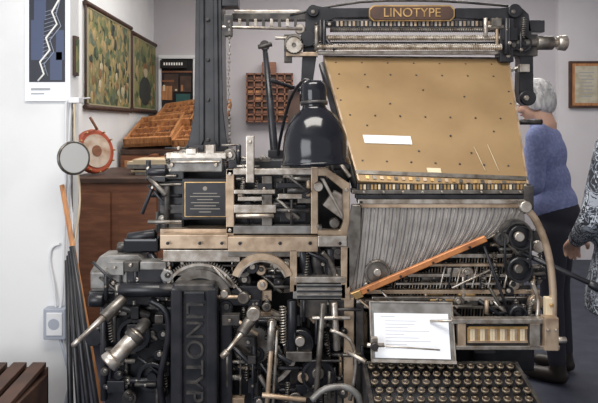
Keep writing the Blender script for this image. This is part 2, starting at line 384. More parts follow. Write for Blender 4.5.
# electrics on pillar
e=empty('wall_socket'); o=M('box',e); y=.745
o.B(43,309,65,340,y,.055,SOCK,.006); o.B(46,313,62,336,y-.006,.01,PLAST,.004); o.D(54,324,y-.008,6,.006,SOCK); o.done()
o=M('conduit',e); o.T([(56,310,.775),(54,285,.785),(50,262,.79),(52,248,.79),(60,244,.79)],1.2,PLAST)
o.T([(58,310,.77),(62,300,.77),(64,250,.77),(66,180,.77),(66,110,.77),(69,100,.77)],1.5,PLAST)
o.T([(60,338,.77),(66,360,.75),(70,380,.74),(66,402,.73),(60,440,.72)],1.6,SOCK)
o.T([(66,100,.78),(90,98,.9)],.8,PLAST); o.done()
o=M('hanging_cables'); 
o.T([(74,100,.75),(76,150,.77),(80,200,.76),(74,250,.76),(70,300,.77)],1.0,CREAM); o.T([(71,100,.77),(69,160,.78),(73,230,.78),(71,290,.78)],1.0,PLAST)
o.T([(73,100,.77),(72,200,.78),(76,262,.78)],.8,DSTEEL); o.B(68,97,79,103,.74,.06,PLAST,.004); o.done()
e=empty('bundle_of_leaning_poles')
o=M('wooden_pole',e); a=q(62,185,.72); o.rod(a,(a.x+.32,.45,0.0),.012,WOODL); o.done()
o=M('iron_bars',e)
for i in range(4):
    a=q(64+i*4,262-i*6,.66); o.rod((a.x,.70-i*.03,a.z),(a.x+.16+i*.03,.35,0.0),.013,IRON)
o.done()
# slatted crate bottom left
e=empty('wooden_slat_crate'); o=M('slats',e)
cx=q(33,0,.3).x
for i in range(6): 
    x=cx-.07-i*.085
    o.hexa([(x,.1,.40),(x+.06,.1,.40),(x+.06,.1,.38),(x,.1,.38),(x,.45,.43),(x+.06,.45,.43),(x+.06,.45,.41),(x,.45,.41)],WOODD,.003)
o.done(); o=M('crate_sides',e); o.wbox(cx-.50,cx,.43,.45,0,.41,WOODD,.004); o.wbox(cx-.5,cx,.1,.12,0,.38,WOODD,.004); o.wbox(cx-.5,cx-.48,.1,.45,0,.38,WOODD,.004); o.wbox(cx-.02,cx,.1,.45,0,.38,WOODD,.004)
o.done()

# ================================================================ MACHINE
mc=empty('typesetting_machine')
o=M('base_frame',mc)
o.wbox(-.80,.80,-.05,.75,0,.07,IRON,.01)
o.wbox(-.62,-.30,.12,.62,.07,.85,IRON,.02); o.wbox(-.28,.15,.18,.62,.07,.95,IRON,.02); o.wbox(.2,.30,.1,.6,.07,.62,IRON,.015); o.wbox(.66,.75,.10,.6,.07,.62,IRON,.015)
o.B(165,236,350,420,.16,.06,IRON,.01)
o.B(345,300,535,372,.12,.05,IRON,.01)
o.B(160,165,350,240,.22,.05,IRON,.01)
o.B(352,205,520,300,.10,.03,IRON,.01)
o.done()
# --- tall column
o=M('main_column',mc); y=.30
o.poly([(196,-40),(221,-40),(222,60),(223,110),(226,135),(230,156),(184,156),(190,135),(194,110),(195,60)],y,.14,IRON)
o.poly([(200,-40),(204,-40),(204,140),(199,150),(199,60)],y-.012,.02,IRON); o.poly([(213,-40),(217,-40),(219,148),(214,140)],y-.012,.02,IRON)
o.B(222,-5,238,6,y,.08,IRON,.004); o.C(222,27,y,302,29,.45,1.6,STEEL); o.B(224,14,232,36,y,.04,IRON2,.004)
for v in (20,60,100,140): o.bolt(208,v,y-.002,2.2,IRON2)
o.done()
# --- chain
o=M('hanging_chain',mc)
for i in range(34):
    v=22+i*4; o.lathe(q(229+math.sin(i*.3)*.6,v,.25),(1 if i%2 else 0,0 if i%2 else 1,0),[(.0035,-.0012),(.0065,-.0012),(.0065,.0012),(.0035,.0012)],DSTEEL,10)
o.done()
# --- distributor + top beam
o=M('distributor_beam',mc); y=.50
o.poly([(306,10),(312,5),(330,8),(372,8),(372,17),(335,18),(322,24),(316,60),(310,102),(300,104),(302,60),(305,30)],y-.02,.06,IRON)
o.poly([(455,8),(500,8),(520,6),(529,14),(533,40),(534,100),(527,106),(519,100),(520,60),(515,32),(500,20),(455,18)],y-.02,.06,IRON)
o.B(318,10,515,19,y,.08,IRON,.006)
o.D(313,12,y-.04,6,.03,IRON); o.D(513,12,y-.04,7,.03,IRON); o.bolt(313,12,y-.04,2.4,DSTEEL); o.bolt(513,12,y-.04,2.4,DSTEEL); o.D(526,98,y-.04,8,.03,IRON); o.D(306,98,y-.04,7,.03,IRON); o.bolt(526,98,y-.04,3)
o.tube([q(290,15,y),q(360,2,y),q(440,1,y),q(508,6,y)],.006,IRON2)
o.B(232,13,318,20,y,.05,IRON2,.003); o.B(234,10,300,13,y+.01,.03,STEEL,.002)
for i in range(8): o.B(238+i*8,19,241+i*8,26,y-.005,.02,[STEEL,IRON2][i%2],.001)
o.done()
o=M('distributor_screws',mc)
def screw(u0,u1,v,r,m,y):
    n=int((u1-u0)/2.2); k=sc(y); prof=[]
    for i in range(n*2+1): prof.append((r*k*(1 if i%2 else .68),i*(u1-u0)*k/(2*n)))
    o.lathe(q(u0,v,y),(1,0,0),prof,m,16,False)
screw(318,500,38,3.2,STEEL,y-.04); screw(316,502,47,3.4,STEEL,y-.06); screw(330,498,30,2.6,DSTEEL,y-.01)
o.B(316,20,505,27,y-.01,.03,IRON,.002)
for i in range(44): o.B(320+i*4.1,21,322.2+i*4.1,26,y-.016,.01,[DSTEEL,STEEL,WARM][i%3],0)
o.B(316,50.5,510,54,y-.03,.05,STEEL,.002); o.B(316,41.5,505,43,y-.02,.05,IRON,.001); o.B(286,52,318,56,y-.04,.05,WARM,.002)
o.D(294,45,y-.06,10,.04,DSTEEL,ring=.7); o.gear(294,45,y-.07,8,18,.015,STEEL); o.D(308,40,y-.06,8,.04,IRON); o.D(300,30,y-.03,5,.03,STEEL)
o.B(284,34,292,62,y-.02,.05,IRON2,.003); o.C(275,38,y-.04,316,38,y-.04,1.6,STEEL)
o.B(500,18,514,62,y-.05,.07,IRON,.005); o.B(503,34,538,56,y-.03,.05,IRON2,.004); o.D(521,44,y-.05,9,.03,IRON,ring=.7); o.C(500,43,y-.03,545,43,y-.03,4,DSTEEL)
o.C(536,43,y-.03,553,43,y-.03,7,DSTEEL); o.C(552,43,y-.03,558,43,y-.03,4,STEEL); o.C(557,43,y-.03,566,43,y-.03,7,STEEL,8); o.bolt(508,26,y-.05,2.2);o.bolt(508,56,y-.05,2.2)
o.B(528,20,545,32,y-.02,.05,IRON,.004); o.B(520,64,530,72,y-.05,.03,STEEL,.003)
o.C(520,122,.45,542,122,.45,2.8,IRON); o.C(500,75,.52,522,66,.48,1.5,STEEL)
clutter(o,316,20,335,50,y-.07,y-.04,8,4); clutter(o,485,18,530,55,y-.07,y-.04,10,5)
o.done()
o=M('name_plate',mc); yy=y-.03
o.poly([(369,9),(373,5),(451,5),(455,9),(455,17),(451,21),(373,21),(369,17)],yy,.02,BRASS); o.poly([(370.2,9.8),(373.8,6.2),(450.2,6.2),(453.8,9.8),(453.8,16.2),(450.2,19.8),(373.8,19.8),(370.2,16.2)],yy-.004,.01,WOODD); o.done()
text('name_plate_lettering','LINOTYPE',q(412,13,yy-.006),.056,BRASS,mc,ext=.002)
# --- thin support leg
o=M('rear_support_leg',mc); o.C(265,48,.44,275,156,.30,3,IRON,4.2); o.D(265,46,.42,5,.03,IRON2); o.C(258,47,.42,272,44,.42,2.4,IRON2); o.C(270,80,.3,300,90,.42,2,IRON); o.B(268,150,284,165,.28,.06,IRON,.004); 
o.B(288,90,300,160,.42,.03,WOODD,.004); o.done()
# --- magazine
o=M('magazine',mc)
mTL,mTR,mBR,mBL=q(323,56,.50),q(509,58,.50),q(529,188,.02),q(358,181,.02)
o.slab([mTL,mTR,mBR,mBL],.022,MAG,.003)
nrm=(mTR-mTL).cross(mBL-mTL).normalized()
if nrm.y>0: nrm=-nrm
def mp(s_,t_,h=0): return (mTL*(1-s_)+mTR*s_)*(1-t_)+(mBL*(1-s_)+mBR*s_)*t_+nrm*h
def mb(s0,s1,t0,t1,h,m,th=.003): 
    o.hexa([mp(s0,t0,h),mp(s1,t0,h),mp(s1,t1,h),mp(s0,t1,h),mp(s0,t0,h-th),mp(s1,t0,h-th),mp(s1,t1,h-th),mp(s0,t1,h-th)],m)
mb(0,1,.93,.955,.004,DSTEEL,.004); mb(0,1,0,.014,.004,DSTEEL,.004); mb(0,.010,0,1,.004,WARM,.004); mb(.990,1,0,1,.004,WARM,.004)
mb(.10,.37,.675,.735,.002,WHITE,.002); mb(.42,.50,.90,.93,.006,CREAM,.003)
for (s_,t_) in [(a,b) for b in (.06,.17,.52,.86) for a in (.06,.2,.34,.48,.62,.76,.9)]+[(.03,.3),(.03,.4),(.97,.3),(.97,.4),(.5,.3),(.72,.35),(.3,.42),(.85,.62),(.2,.28),(.6,.66),(.14,.6),(.4,.78),(.7,.78)]:
    o.lathe(mp(s_,t_,0),nrm,[(.0042,0),(.0042,.0012),(.0025,.002)],IRON2,8)
for i in range(22):
    mb(.05+i*.042,.07+i*.042,.965,.985,.004,[BRASS,DSTEEL,WARM][i%3],.004)
o.tube([mp(.72,.74,.002),mp(.76,.9,.002)],.0012,CREAM,5,1); o.tube([mp(.8,.72,.002),mp(.84,.9,.002)],.0012,CREAM,5,1)
o.done()
o=M('magazine_cradle',mc)
o.rod(mTL-nrm*.05+Vector((-.0,0,0)),mBL-nrm*.05,.018,IRON); o.rod(mTR-nrm*.05,mBR-nrm*.05,.018,IRON)
o.slab([mp(.03,.03,-.05),mp(.97,.03,-.05),mp(.97,.97,-.05),mp(.03,.97,-.05)],.02,IRON2)
o.B(357,184,531,190,.0,.06,IRON,.002)
for i in range(46): o.B(360+i*3.65,184.6,362.2+i*3.65,189.4,-.004,.01,[BRASS,CREAM,DSTEEL,BRASS][i%4],0)
o.B(352,190,530,194,-.01,.07,DSTEEL,.002); o.B(356,195,527,199,-.015,.05,IRON,.002); o.B(358,199.5,526,204,-.02,.06,STEEL,.002)
for i in range(9): o.bolt(364+i*19.5,192,-.012,1.4)
for u in (361,523): o.bolt(u,202,-.022,1.6,IRON)
o.B(524,186,534,214,-.02,.06,IRON2,.003); o.C(520,122,.35,540,122,.35,2.2,IRON2)
o.done()
# --- assembler entrance
o=M('assembler_entrance',mc); y=-.01
FAN=mat('channel_plate',(.44,.42,.40),.38,.55,(.30,.285,.27),12,.02)
FANL=mat('channel_shadow',(.13,.12,.12),.4,.6)
o.poly([(362,205),(524,206),(526,232),(490,238),(354,299),(347,296),(347,285),(354,270),(360,240)],y,.012,FAN)
for i in range(44):
    t=i/43; a=(364+t*157,206); e_=(355+t*132,294-t*55); dy=e_[1]-a[1]; dx=a[0]-e_[0]
    c_=(a[0]-dx*.1-4*(1-t),e_[1]-dy*.34); pts=[]
    for j in range(8):
        w_=j/7; pts.append((a[0]*(1-w_)**2+2*c_[0]*w_*(1-w_)+e_[0]*w_*w_, a[1]*(1-w_)**2+2*c_[1]*w_*(1-w_)+e_[1]*w_*w_, y-.003))
    o.T(pts,.36,(STEEL if i%2 else FANL),5,1)
o.B(360,203.5,524,208,y-.008,.02,WARM,.002)
o.poly([(347,236),(352,205),(361,205),(361,240),(353,285),(346,290)],y-.02,.03,DSTEEL)
o.D(377,272,y-.02,13,.02,DSTEEL,ring=.8); o.D(377,272,y-.03,4,.015,STEEL); o.bolt(366,284,y-.01,2)
o.done()
o=M('assembler_belt_guide',mc)
o.poly([(352,293),(355,298.5),(488,241.5),(485,236)],y-.045,.02,ORANGE); o.poly([(350,294),(356,300),(364,297),(360,290)],y-.05,.02,BRASS)
for t in (.1,.35,.6,.88): o.bolt(355+t*130,295.5-t*55,y-.046,1.3,IRON)
o.done()
# --- key rods & right side
o=M('key_rods',mc); y=.06
for i in range(44): o.C(392+i*3.1,252+(.0 if i>28 else (28-i)*1.1),y,386+i*3.1,330,y,.7,[STEEL,WARM,DSTEEL][i%3],seg=6)
o.B(366,290,540,294,y-.04,.02,WARM,.002); o.B(372,297,536,301,y-.05,.02,STEEL,.002); o.B(450,306,535,309,y-.05,.02,DSTEEL,.002)
o.B(440,254,512,258,y-.04,.02,STEEL,.002); o.B(424,264,508,266.5,y-.045,.02,WARM,.001); o.B(408,274,506,277,y-.04,.02,STEEL,.001); o.B(396,283,500,285,y-.045,.02,STEEL,.001)
for i in range(9): o.C(446+i*8,262,y-.03,440+i*8,288,y-.05,1,[STEEL,IRON][i%2],seg=8)
o.C(484,246,y-.06,512,322,y-.08,1.6,IRON); o.C(490,270,y-.06,452,288,y-.07,1.2,STEEL)
clutter(o,380,268,500,320,y-.05,y-.01,24,11,[WARM,IRON2,DSTEEL,BRASS,STEEL]); clutter(o,490,225,545,320,y-.05,y,34,12,[IRON,IRON2,DSTEEL,STEEL,WARM])
clutter(o,360,300,540,322,-.03,0.03,26,13)
o.done()
o=M('drive_pulleys',mc); y=-.04
o.D(518,236,y,13,.035,IRON,ring=.75); o.D(518,236,y-.012,5,.02,STEEL); o.D(517,268,y,13,.035,IRON,ring=.75); o.D(517,268,y-.01,4.5,.02,DSTEEL)
o.D(500,238,y,7,.03,IRON2); o.arc(517,236,y-.006,16,14,-20,200,.03,IRON2); o.D(537,246,y+.02,6,.02,STEEL)
o.C(505,238,y,505,268,y,1.3,IRON); o.C(531,238,y,530,268,y,1.3,IRON); o.D(516,312,y,9,.03,IRON,ring=.7)
o.done()
o=M('curved_steel_arm',mc); y=-.07
o.T([(522,206,y),(533,216,y),(543,236,y),(550,262,y),(553,292,y),(553,322,y)],3.6,WARM,10); o.T([(532,282,y+.03),(538,300,y+.03),(537,322,y+.02)],2.2,STEEL)
o.B(546,298,556,346,y-.01,.025,CREAM,.003); o.D(523,206,y-.02,6,.03,STEEL); o.bolt(551,305,y-.012,2,BRASS); o.bolt(551,338,y-.012,2,BRASS)
o.done()
o=M('starting_lever',mc); o.C(520,252,.0,592,284,-.12,2.6,IRON); o.C(589,283,-.12,600,289,-.135,4.2,IRON,4.6); o.D(521,252,-.01,6,.03,IRON2); o.done()
# --- line gauge rail
o=M('delivery_rail',mc); y=-.10
o.B(452,319,558,324,y,.03,STEEL,.002); o.B(456,346,560,350,y,.03,STEEL,.002); o.B(458,324,466,347,y+.002,.02,WARM,.002); o.B(530,324,540,347,y-.002,.03,STEEL,.002); o.B(545,318,559,351,y-.012,.04,WARM,.003)
o.B(466,325,530,345,y+.012,.01,IRON,.001)
for i in range(24): o.B(467.5+i*2.5,328,469.8+i*2.5,343,y+.002,.01,[BRASS,CREAM,CREAM,WARM][i%4],0)
o.B(469,327,528,329,y-.002,.006,BRASS,.0); o.B(469,341,528,343,y-.002,.006,WARM,.0); 
for u in (548,556): o.bolt(u,330,y-.014,1.8)
o.C(452,321,y-.01,430,321,y+.02,1.2,STEEL); o.C(557,340,y,566,340,y,3,STEEL)
o.done()
# --- copy holder
e=empty('copy_holder'); e.parent=mc
o=M('tray',e); hTL,hTR,hBR,hBL=q(369,301,-.05),q(452,302,-.05),q(456,364,-.12),q(371,362,-.12)
o.slab([hTL,hTR,hBR,hBL],.006,GREY,.001); hn=(hTR-hTL).cross(hBL-hTL).normalized()
if hn.y>0: hn=-hn
def hp(s_,t_,h=0): return (hTL*(1-s_)+hTR*s_)*(1-t_)+(hBL*(1-s_)+hBR*s_)*t_+hn*h
def hb(s0,s1,t0,t1,h,m,th=.002): o.hexa([hp(s0,t0,h),hp(s1,t0,h),hp(s1,t1,h),hp(s0,t1,h),hp(s0,t0,h-th),hp(s1,t0,h-th),hp(s1,t1,h-th),hp(s0,t1,h-th)],m)
hb(0,1,.95,1,.012,STEEL,.012); hb(0,1,0,.02,.004,STEEL,.004); hb(0,.015,0,1,.006,STEEL,.006); hb(.985,1,0,1,.006,STEEL,.006)
o.done()
INKL=mat('faint_ink',(.55,.57,.62),.7)
o=M('typed_sheet',e); hb(.05,.94,.2,.93,.004,PAPER,.0015)
R=random.Random(9)
for i in range(9): hb(.18,.4+R.random()*.35,.32+i*.055,.331+i*.055,.0046,INKL,.0008)
hb(.13,.30,.25,.265,.0046,INKL,.0008); o.done()
o=M('clip',e); o.C(367,345,-.14,384,345,-.14,2.2,STEEL); o.B(371,338,378,352,-.145,.02,STEEL,.003); o.D(374,345,-.16,4,.02,IRON2); o.C(384,346,-.14,440,350,-.14,.8,STEEL); o.done()
# --- keyboard
e=empty('keyboard'); e.parent=mc
kx0,kx1=.222,.765; kr=Vector((0,-.06,.628)); kf=Vector((0,-.37,.560))
def kp(x,t,h=0):
    p=kr*(1-t)+kf*t; n=Vector((0,-(kr.z-kf.z),(kr.y-kf.y))).normalized(); return Vector((x,p.y,p.z))+n*h
o=M('key_board_body',e)
o.hexa([kp(kx0,1),kp(kx1,1),kp(kx1,1)-Vector((0,0,.09)),kp(kx0,1)-Vector((0,0,.09)),kp(kx0,0),kp(kx1,0),kp(kx1,0)-Vector((0,0,.2)),kp(kx0,0)-Vector((0,0,.2))],IRON,.006)
o.wbox(kx0+.02,kx1-.02,-.3,-.05,0,.47,IRON,.01)
for x in (kx0,kx1-.014): o.hexa([kp(x,1,.014),kp(x+.014,1,.014),kp(x+.014,1,0),kp(x,1,0),kp(x,0,.014),kp(x+.014,0,.014),kp(x+.014,0,0),kp(x,0,0)],IRON2,.002)
o.hexa([kp(kx0,.04,.016),kp(kx1,.04,.016),kp(kx1,.04,0),kp(kx0,.04,0),kp(kx0,0,.016),kp(kx1,0,.016),kp(kx1,0,0),kp(kx0,0,0)],DSTEEL,.002)
o.done()
GLY=mat('key_glyph',(.42,.34,.22),.5)
o=M('keys',e)
for r in range(7):
    for c in range(15):
        x=kx0+.032+c*(kx1-kx0-.064)/14+(.006 if r%2 else -.004); t=.10+r*.132
        n=(kp(0,0,1)-kp(0,0,0)); b=kp(x,t,0)
        o.lathe(b,n,[(.004,0),(.004,.012),(.0118,.013),(.0122,.019),(.0108,.020)],KEYR,14)
        o.lathe(b,n,[(.0108,.0195),(.0100,.0212)],KEYT,14)
        o.wbox(b.x-.0035,b.x+.0035,b.y-.0025,b.y+.0025,b.z+.0195,b.z+.0221,GLY)
o.done()

# --- elevator head area (mid-left)
o=M('first_elevator_head',mc); y=.06
o.B(166,153,226,159,y,.12,STEEL,.003); o.B(170,158,222,172,y-.01,.12,GREY,.004); o.B(150,168,184,180,y,.10,IRON,.005); o.B(158,180,184,234,y+.02,.1,IRON,.006)
o.B(160,205,184,214,y-.01,.05,IRON2,.004); o.C(148,222,y-.03,182,222,y-.03,2,DSTEEL); o.C(142,214,y-.02,160,168,y,1.8,IRON); o.B(182,179,228,220,y-.03,.06,IRON,.004)
o.C(148,172,y-.02,166,172,y-.02,4,IRON); o.B(186,149,196,155,y,.04,STEEL,.002); o.B(206,145,214,154,y,.04,STEEL,.002); o.C(172,162,y-.014,220,162,y-.014,1.4,STEEL)
o.B(160,229,232,236,y-.02,.08,WARM,.003); o.bolt(172,165,y-.012,2.2); o.bolt(216,165,y-.012,2.2); o.bolt(165,174,y-.002,1.6)
clutter(o,148,160,182,232,y-.02,y+.02,16,31,[IRON,IRON2,IRON,DSTEEL])
o.done()
o=M('maker_plaque',mc); y=.02; o.B(184.5,182,226,217,y,.01,BRASS,.001); o.B(185.3,182.8,225.2,216.2,y-.002,.006,IRON,.0)
PLT=mat('plaque_text',(.22,.20,.17),.5)
o.D(205,188.5,y-.003,2.2,.002,PLT)
for i in range(7):
    w=[24,30,16,28,22,30,12][i]; o.B(205-w/2,193+i*3.1,205+w/2,193.8+i*3.1,y-.003,.002,PLT,0)
o.done()
o=M('vise_frame',mc); y=.0
o.B(226,169,234,236,y,.05,WARM,.003); o.B(226,169,316,175,y,.05,STEEL,.003); o.B(226,226,322,234,y,.05,GREY,.003); o.B(311,168,318,234,y-.005,.05,WARM,.003)
o.B(234,176,311,226,y+.07,.05,IRON,.003); o.B(246,136,254,183,y-.01,.03,STEEL,.003); o.bolt(250,142,y-.012,2)
o.B(234,190,275,194,y-.01,.03,STEEL,.002); o.B(238,197,262,201,y-.015,.03,STEEL,.002); o.B(234,205,276,213,y-.01,.04,STEEL,.002); o.C(236,216,y-.02,274,216,y-.02,2.2,STEEL); o.B(262,176,272,232,y+.01,.04,DSTEEL,.002)
o.B(276,183,308,188,y+.02,.04,IRON,.002); o.B(278,194,302,199,y+.01,.04,STEEL,.002); o.B(280,205,306,222,y+.03,.05,IRON,.003); o.D(291,213,y+.015,6,.03,DSTEEL)
o.poly([(318,168),(326,168),(350,184),(350,236),(318,236),(318,230),(340,230),(343,222),(343,190),(326,176),(318,176)],y-.01,.03,WARM)
o.poly([(320,178),(324,178),(343,214),(343,220)],y-.015,.02,STEEL); o.poly([(322,205),(334,190),(345,196),(345,222)],y+.03,.02,STEEL)
o.D(318,186,y-.02,5,.03,STEEL); o.D(334,222,y-.02,5,.03,DSTEEL); o.bolt(346,190,y-.012,2); o.bolt(318,226,y-.012,2); o.bolt(230,174,y-.002,2); o.bolt(230,230,y-.002,2)
clutter(o,236,178,310,224,y+.0,y+.05,26,41,[IRON,IRON2,DSTEEL,IRON,WARM])
o.done()
o=M('vise_cap_plates',mc); y=-.02
o.B(160,235,228,249,y,.06,WARM,.003); o.B(228,237,318,252,y-.01,.05,WARM,.003); o.B(318,236,347,247,y-.015,.05,STEEL,.003); o.B(163,250,240,262,y+.01,.05,STEEL,.003)
o.B(228,250,300,257,y-.005,.03,DSTEEL,.002); o.arc(262,286,y-.02,32,24,20,160,.03,WARM,30); o.arc(262,286,y-.025,26,24,20,160,.01,STEEL,30)
o.B(290,250,297,292,y-.01,.04,WARM,.002); o.B(341,247,350,300,y-.01,.04,WARM,.002)
o.B(295,277,345,283,y-.02,.04,STEEL,.002); o.B(293,284,346,299,y-.01,.05,GREY,.003)
for i in range(5): o.B(297,286+i*2.6,342,287.2+i*2.6,y-.014,.01,[IRON,STEEL][i%2],0)
for u in (168,200,222,240,280,310,340): o.bolt(u,243,y-.012,1.8,IRON)
o.C(301,247,y+.02,309,278,y+.02,6,IRON); o.C(314,247,y+.03,320,278,y+.03,6,IRON2); o.C(330,248,y+.02,330,278,y+.02,5,IRON); o.T([(322,252,y),(330,262,y),(336,278,y)],3,DSTEEL)
clutter(o,296,250,345,280,y+.0,y+.03,8,51,[IRON,IRON2]); clutter(o,232,255,292,292,y+.04,y+.08,22,52,[IRON,IRON2,DSTEEL,STEEL])
o.done()
o=M('mold_disk_gear',mc); y=.0
o.gear(200,302,y,42,90,.03,DSTEEL,20,160,.72); o.arc(200,302,y-.012,32,24,10,170,.03,DSTEEL,30); o.arc(200,302,y-.008,38.5,36,22,158,.01,STEEL,30)
o.done()
# --- left side: pot casting etc
o=M('pot_and_jaw_castings',mc); y=.02
o.B(90,272,146,290,y,.12,GREY,.008); o.poly([(90,272),(100,256),(138,255),(148,266),(148,292),(92,292)],y+.04,.1,GREY)
o.B(123,239,158,253,y+.06,.08,LAMPM,.008); o.C(128,238,y+.1,156,234,y+.1,5,IRON); o.C(150,253,y+.08,162,275,y+.05,4,IRON); o.C(118,247,y+.1,126,247,y+.1,5,IRON2)
o.B(126,268,172,284,y-.01,.1,IRON,.006); o.B(140,262,166,270,y-.02,.06,GREY,.004); o.C(120,290,y-.03,172,290,y-.03,7,IRON); o.B(88,292,172,306,y+.02,.1,IRON,.006)
o.B(104,306,174,420,y+.06,.12,IRON,.012); o.C(90,300,y-.02,104,300,y-.02,7,IRON); o.D(138,330,y+.0,17,.06,IRON,ring=.75); o.D(155,372,y+.0,15,.05,IRON,ring=.7); o.D(98,333,y+.05,9,.05,IRON); o.C(104,306,y+.03,104,400,y+.03,3.5,IRON)
o.C(120,306,y+.02,150,316,y+.02,4,IRON2); o.T([(150,300,y-.02),(166,312,y-.03),(168,340,y-.03),(160,380,y-.02),(164,410,y)],3.4,IRON)
o.C(160,288,y-.04,215,288,y-.04,4,IRON2); o.B(172,274,232,286,y-.02,.08,IRON,.005); o.B(214,286,262,306,y-.02,.08,IRON,.005)
o.D(244,296,y-.05,6,.03,DSTEEL); o.D(225,292,y-.05,4,.03,STEEL)
clutter(o,92,262,170,300,y-.03,y+.01,26,61,[IRON,IRON2,IRON,DSTEEL,GREY]); clutter(o,104,300,172,403,y-.01,y+.05,46,62,[IRON,IRON,IRON2,IRON2,DSTEEL]); clutter(o,160,262,292,300,y-.04,y,24,63,[IRON,IRON2,IRON,DSTEEL,WARM])
o.done()
o=M('hand_levers',mc); y=-.10
o.C(76,343,y-.02,106,315,y,2.2,STEEL,3.4); o.C(104,318,y,124,298,y+.05,6.5,DSTEEL,5.5); o.C(73,346,y-.02,79,340,y-.02,3,STEEL)
o.C(113,360,y-.06,138,333,y,8,STEEL,8.5); o.C(108,364,y-.07,115,357,y-.06,11,STEEL,10); o.C(137,334,y,146,322,y+.06,6,IRON2); o.C(132,340,y-.01,137,334,y,10.5,IRON2)
o.C(225,354,y-.04,243,332,y-.01,2.0,STEEL,3); o.C(241,334,y-.01,256,312,y+.04,5.5,DSTEEL,6.5); o.D(254,312,y,7,.03,STEEL); o.C(222,357,y-.04,228,351,y-.04,3.4,STEEL)
o.done()
# --- casting column with lettering
o=M('lettered_column',mc); y=-.06
o.B(170,290,218,440,y+.02,.12,IRON,.012); o.B(171,288,182,440,y,.05,IRON,.008); o.B(206,288,217,440,y,.05,IRON,.008); o.B(174,284,214,292,y+.0,.1,IRON2,.006); o.C(178,283,y+.02,178,300,y+.02,5,IRON); o.C(209,283,y+.02,209,300,y+.02,5,IRON); o.B(220,306,232,420,y+.05,.05,IRON,.006)
o.done()
text('column_lettering','LINOTYPE',q(194,358,y+.018),.088,IRON2,mc,rot=(math.pi/2,math.pi/2,0),ext=.005)
# --- central lower mechanism
o=M('cam_and_lever_train',mc); y=.0
o.B(232,300,262,420,y+.08,.05,IRON,.008); o.D(252,345,y+.03,26,.04,IRON,ring=.85); o.gear(252,345,y+.02,20,50,.02,DSTEEL); o.arc(258,348,y-.02,40,36,-60,70,.02,STEEL,26)
o.C(272,320,y-.06,270,350,y-.06,3.6,STEEL); o.C(271,350,y-.06,267,405,y-.06,2.4,WARM); o.C(277,330,y-.05,273,405,y-.05,1.6,STEEL); o.D(272,322,y-.07,5,.02,DSTEEL)
o.C(292,300,y-.02,292,352,y-.02,5,IRON); o.spring(283,306,283,344,y-.03,3.2,14,STEEL); o.D(300,340,y-.03,14,.04,IRON,ring=.8); o.D(300,340,y-.045,5,.02,STEEL); o.D(318,372,y-.03,17,.04,IRON,ring=.8); o.D(318,372,y-.045,6,.02,DSTEEL)
o.B(300,300,345,318,y-.02,.05,IRON2,.004); o.C(323,303,y-.05,316,398,y-.06,2.8,DSTEEL); o.C(334,302,y-.04,337,350,y-.04,3.4,STEEL); o.B(344,298,354,420,y-.02,.04,WARM,.003); o.B(356,302,364,420,y-.01,.04,IRON2,.003)
o.T([(312,400,y-.08),(325,389,y-.08),(345,387,y-.08),(358,396,y-.08),(362,412,y-.08)],3.4,GREY); o.C(262,395,y-.07,306,400,y-.07,2.4,WARM); o.B(286,352,312,362,y-.04,.04,DSTEEL,.003)
o.C(348,352,y-.06,366,362,y-.1,2.4,STEEL); o.C(312,318,y-.05,350,318,y-.05,2,STEEL); o.T([(330,330,y-.05),(350,340,y-.06),(356,365,y-.06),(350,400,y-.05)],2,STEEL)
clutter(o,222,300,365,403,y-.04,y+.05,110,71,[IRON,IRON,IRON,IRON2,DSTEEL,IRON2,WARM]); clutter(o,262,300,362,403,y-.02,y+.06,40,72,[IRON,IRON2,IRON,DSTEEL])
o.done()
o=M('upper_mechanism',mc)
clutter(o,165,145,245,170,.08,.14,14,81,[IRON,IRON2,DSTEEL]); clutter(o,235,158,350,178,.06,.12,18,82,[IRON,IRON2,DSTEEL,STEEL]); o.B(228,160,350,170,.08,.1,IRON,.006)
o.done()

# --- lamp
wl=empty('work_lamp'); o=M('shade',wl); y=-.13; k=sc(y); bse=q(316,165,y)
prof=[(32,0),(33.5,1),(34,4),(32.5,7),(32.8,18),(31,30),(27,41),(20.5,50),(13,56),(11.5,59),(12.5,61),(13,72),(12.5,80),(10,84),(3,85)]
o.lathe(bse,(-.03,0.05,1),[(r*k,h*k) for r,h in prof],LAMPM,48); o.lathe(bse,(-.03,.05,1),[(34.6*k,0),(35*k,1.2*k),(34.6*k,3*k)],LAMPM,48)
o.lathe(bse,(-.03,.05,1),[(13.6*k,60*k),(14*k,62*k),(13.6*k,64*k)],IRON2,32)
o.done()
o=M('bracket_arm',wl); o.T([(313,90,y),(305,80,y+.08),(290,100,y+.25),(280,140,y+.38),(278,158,y+.42)],2,IRON); o.done()

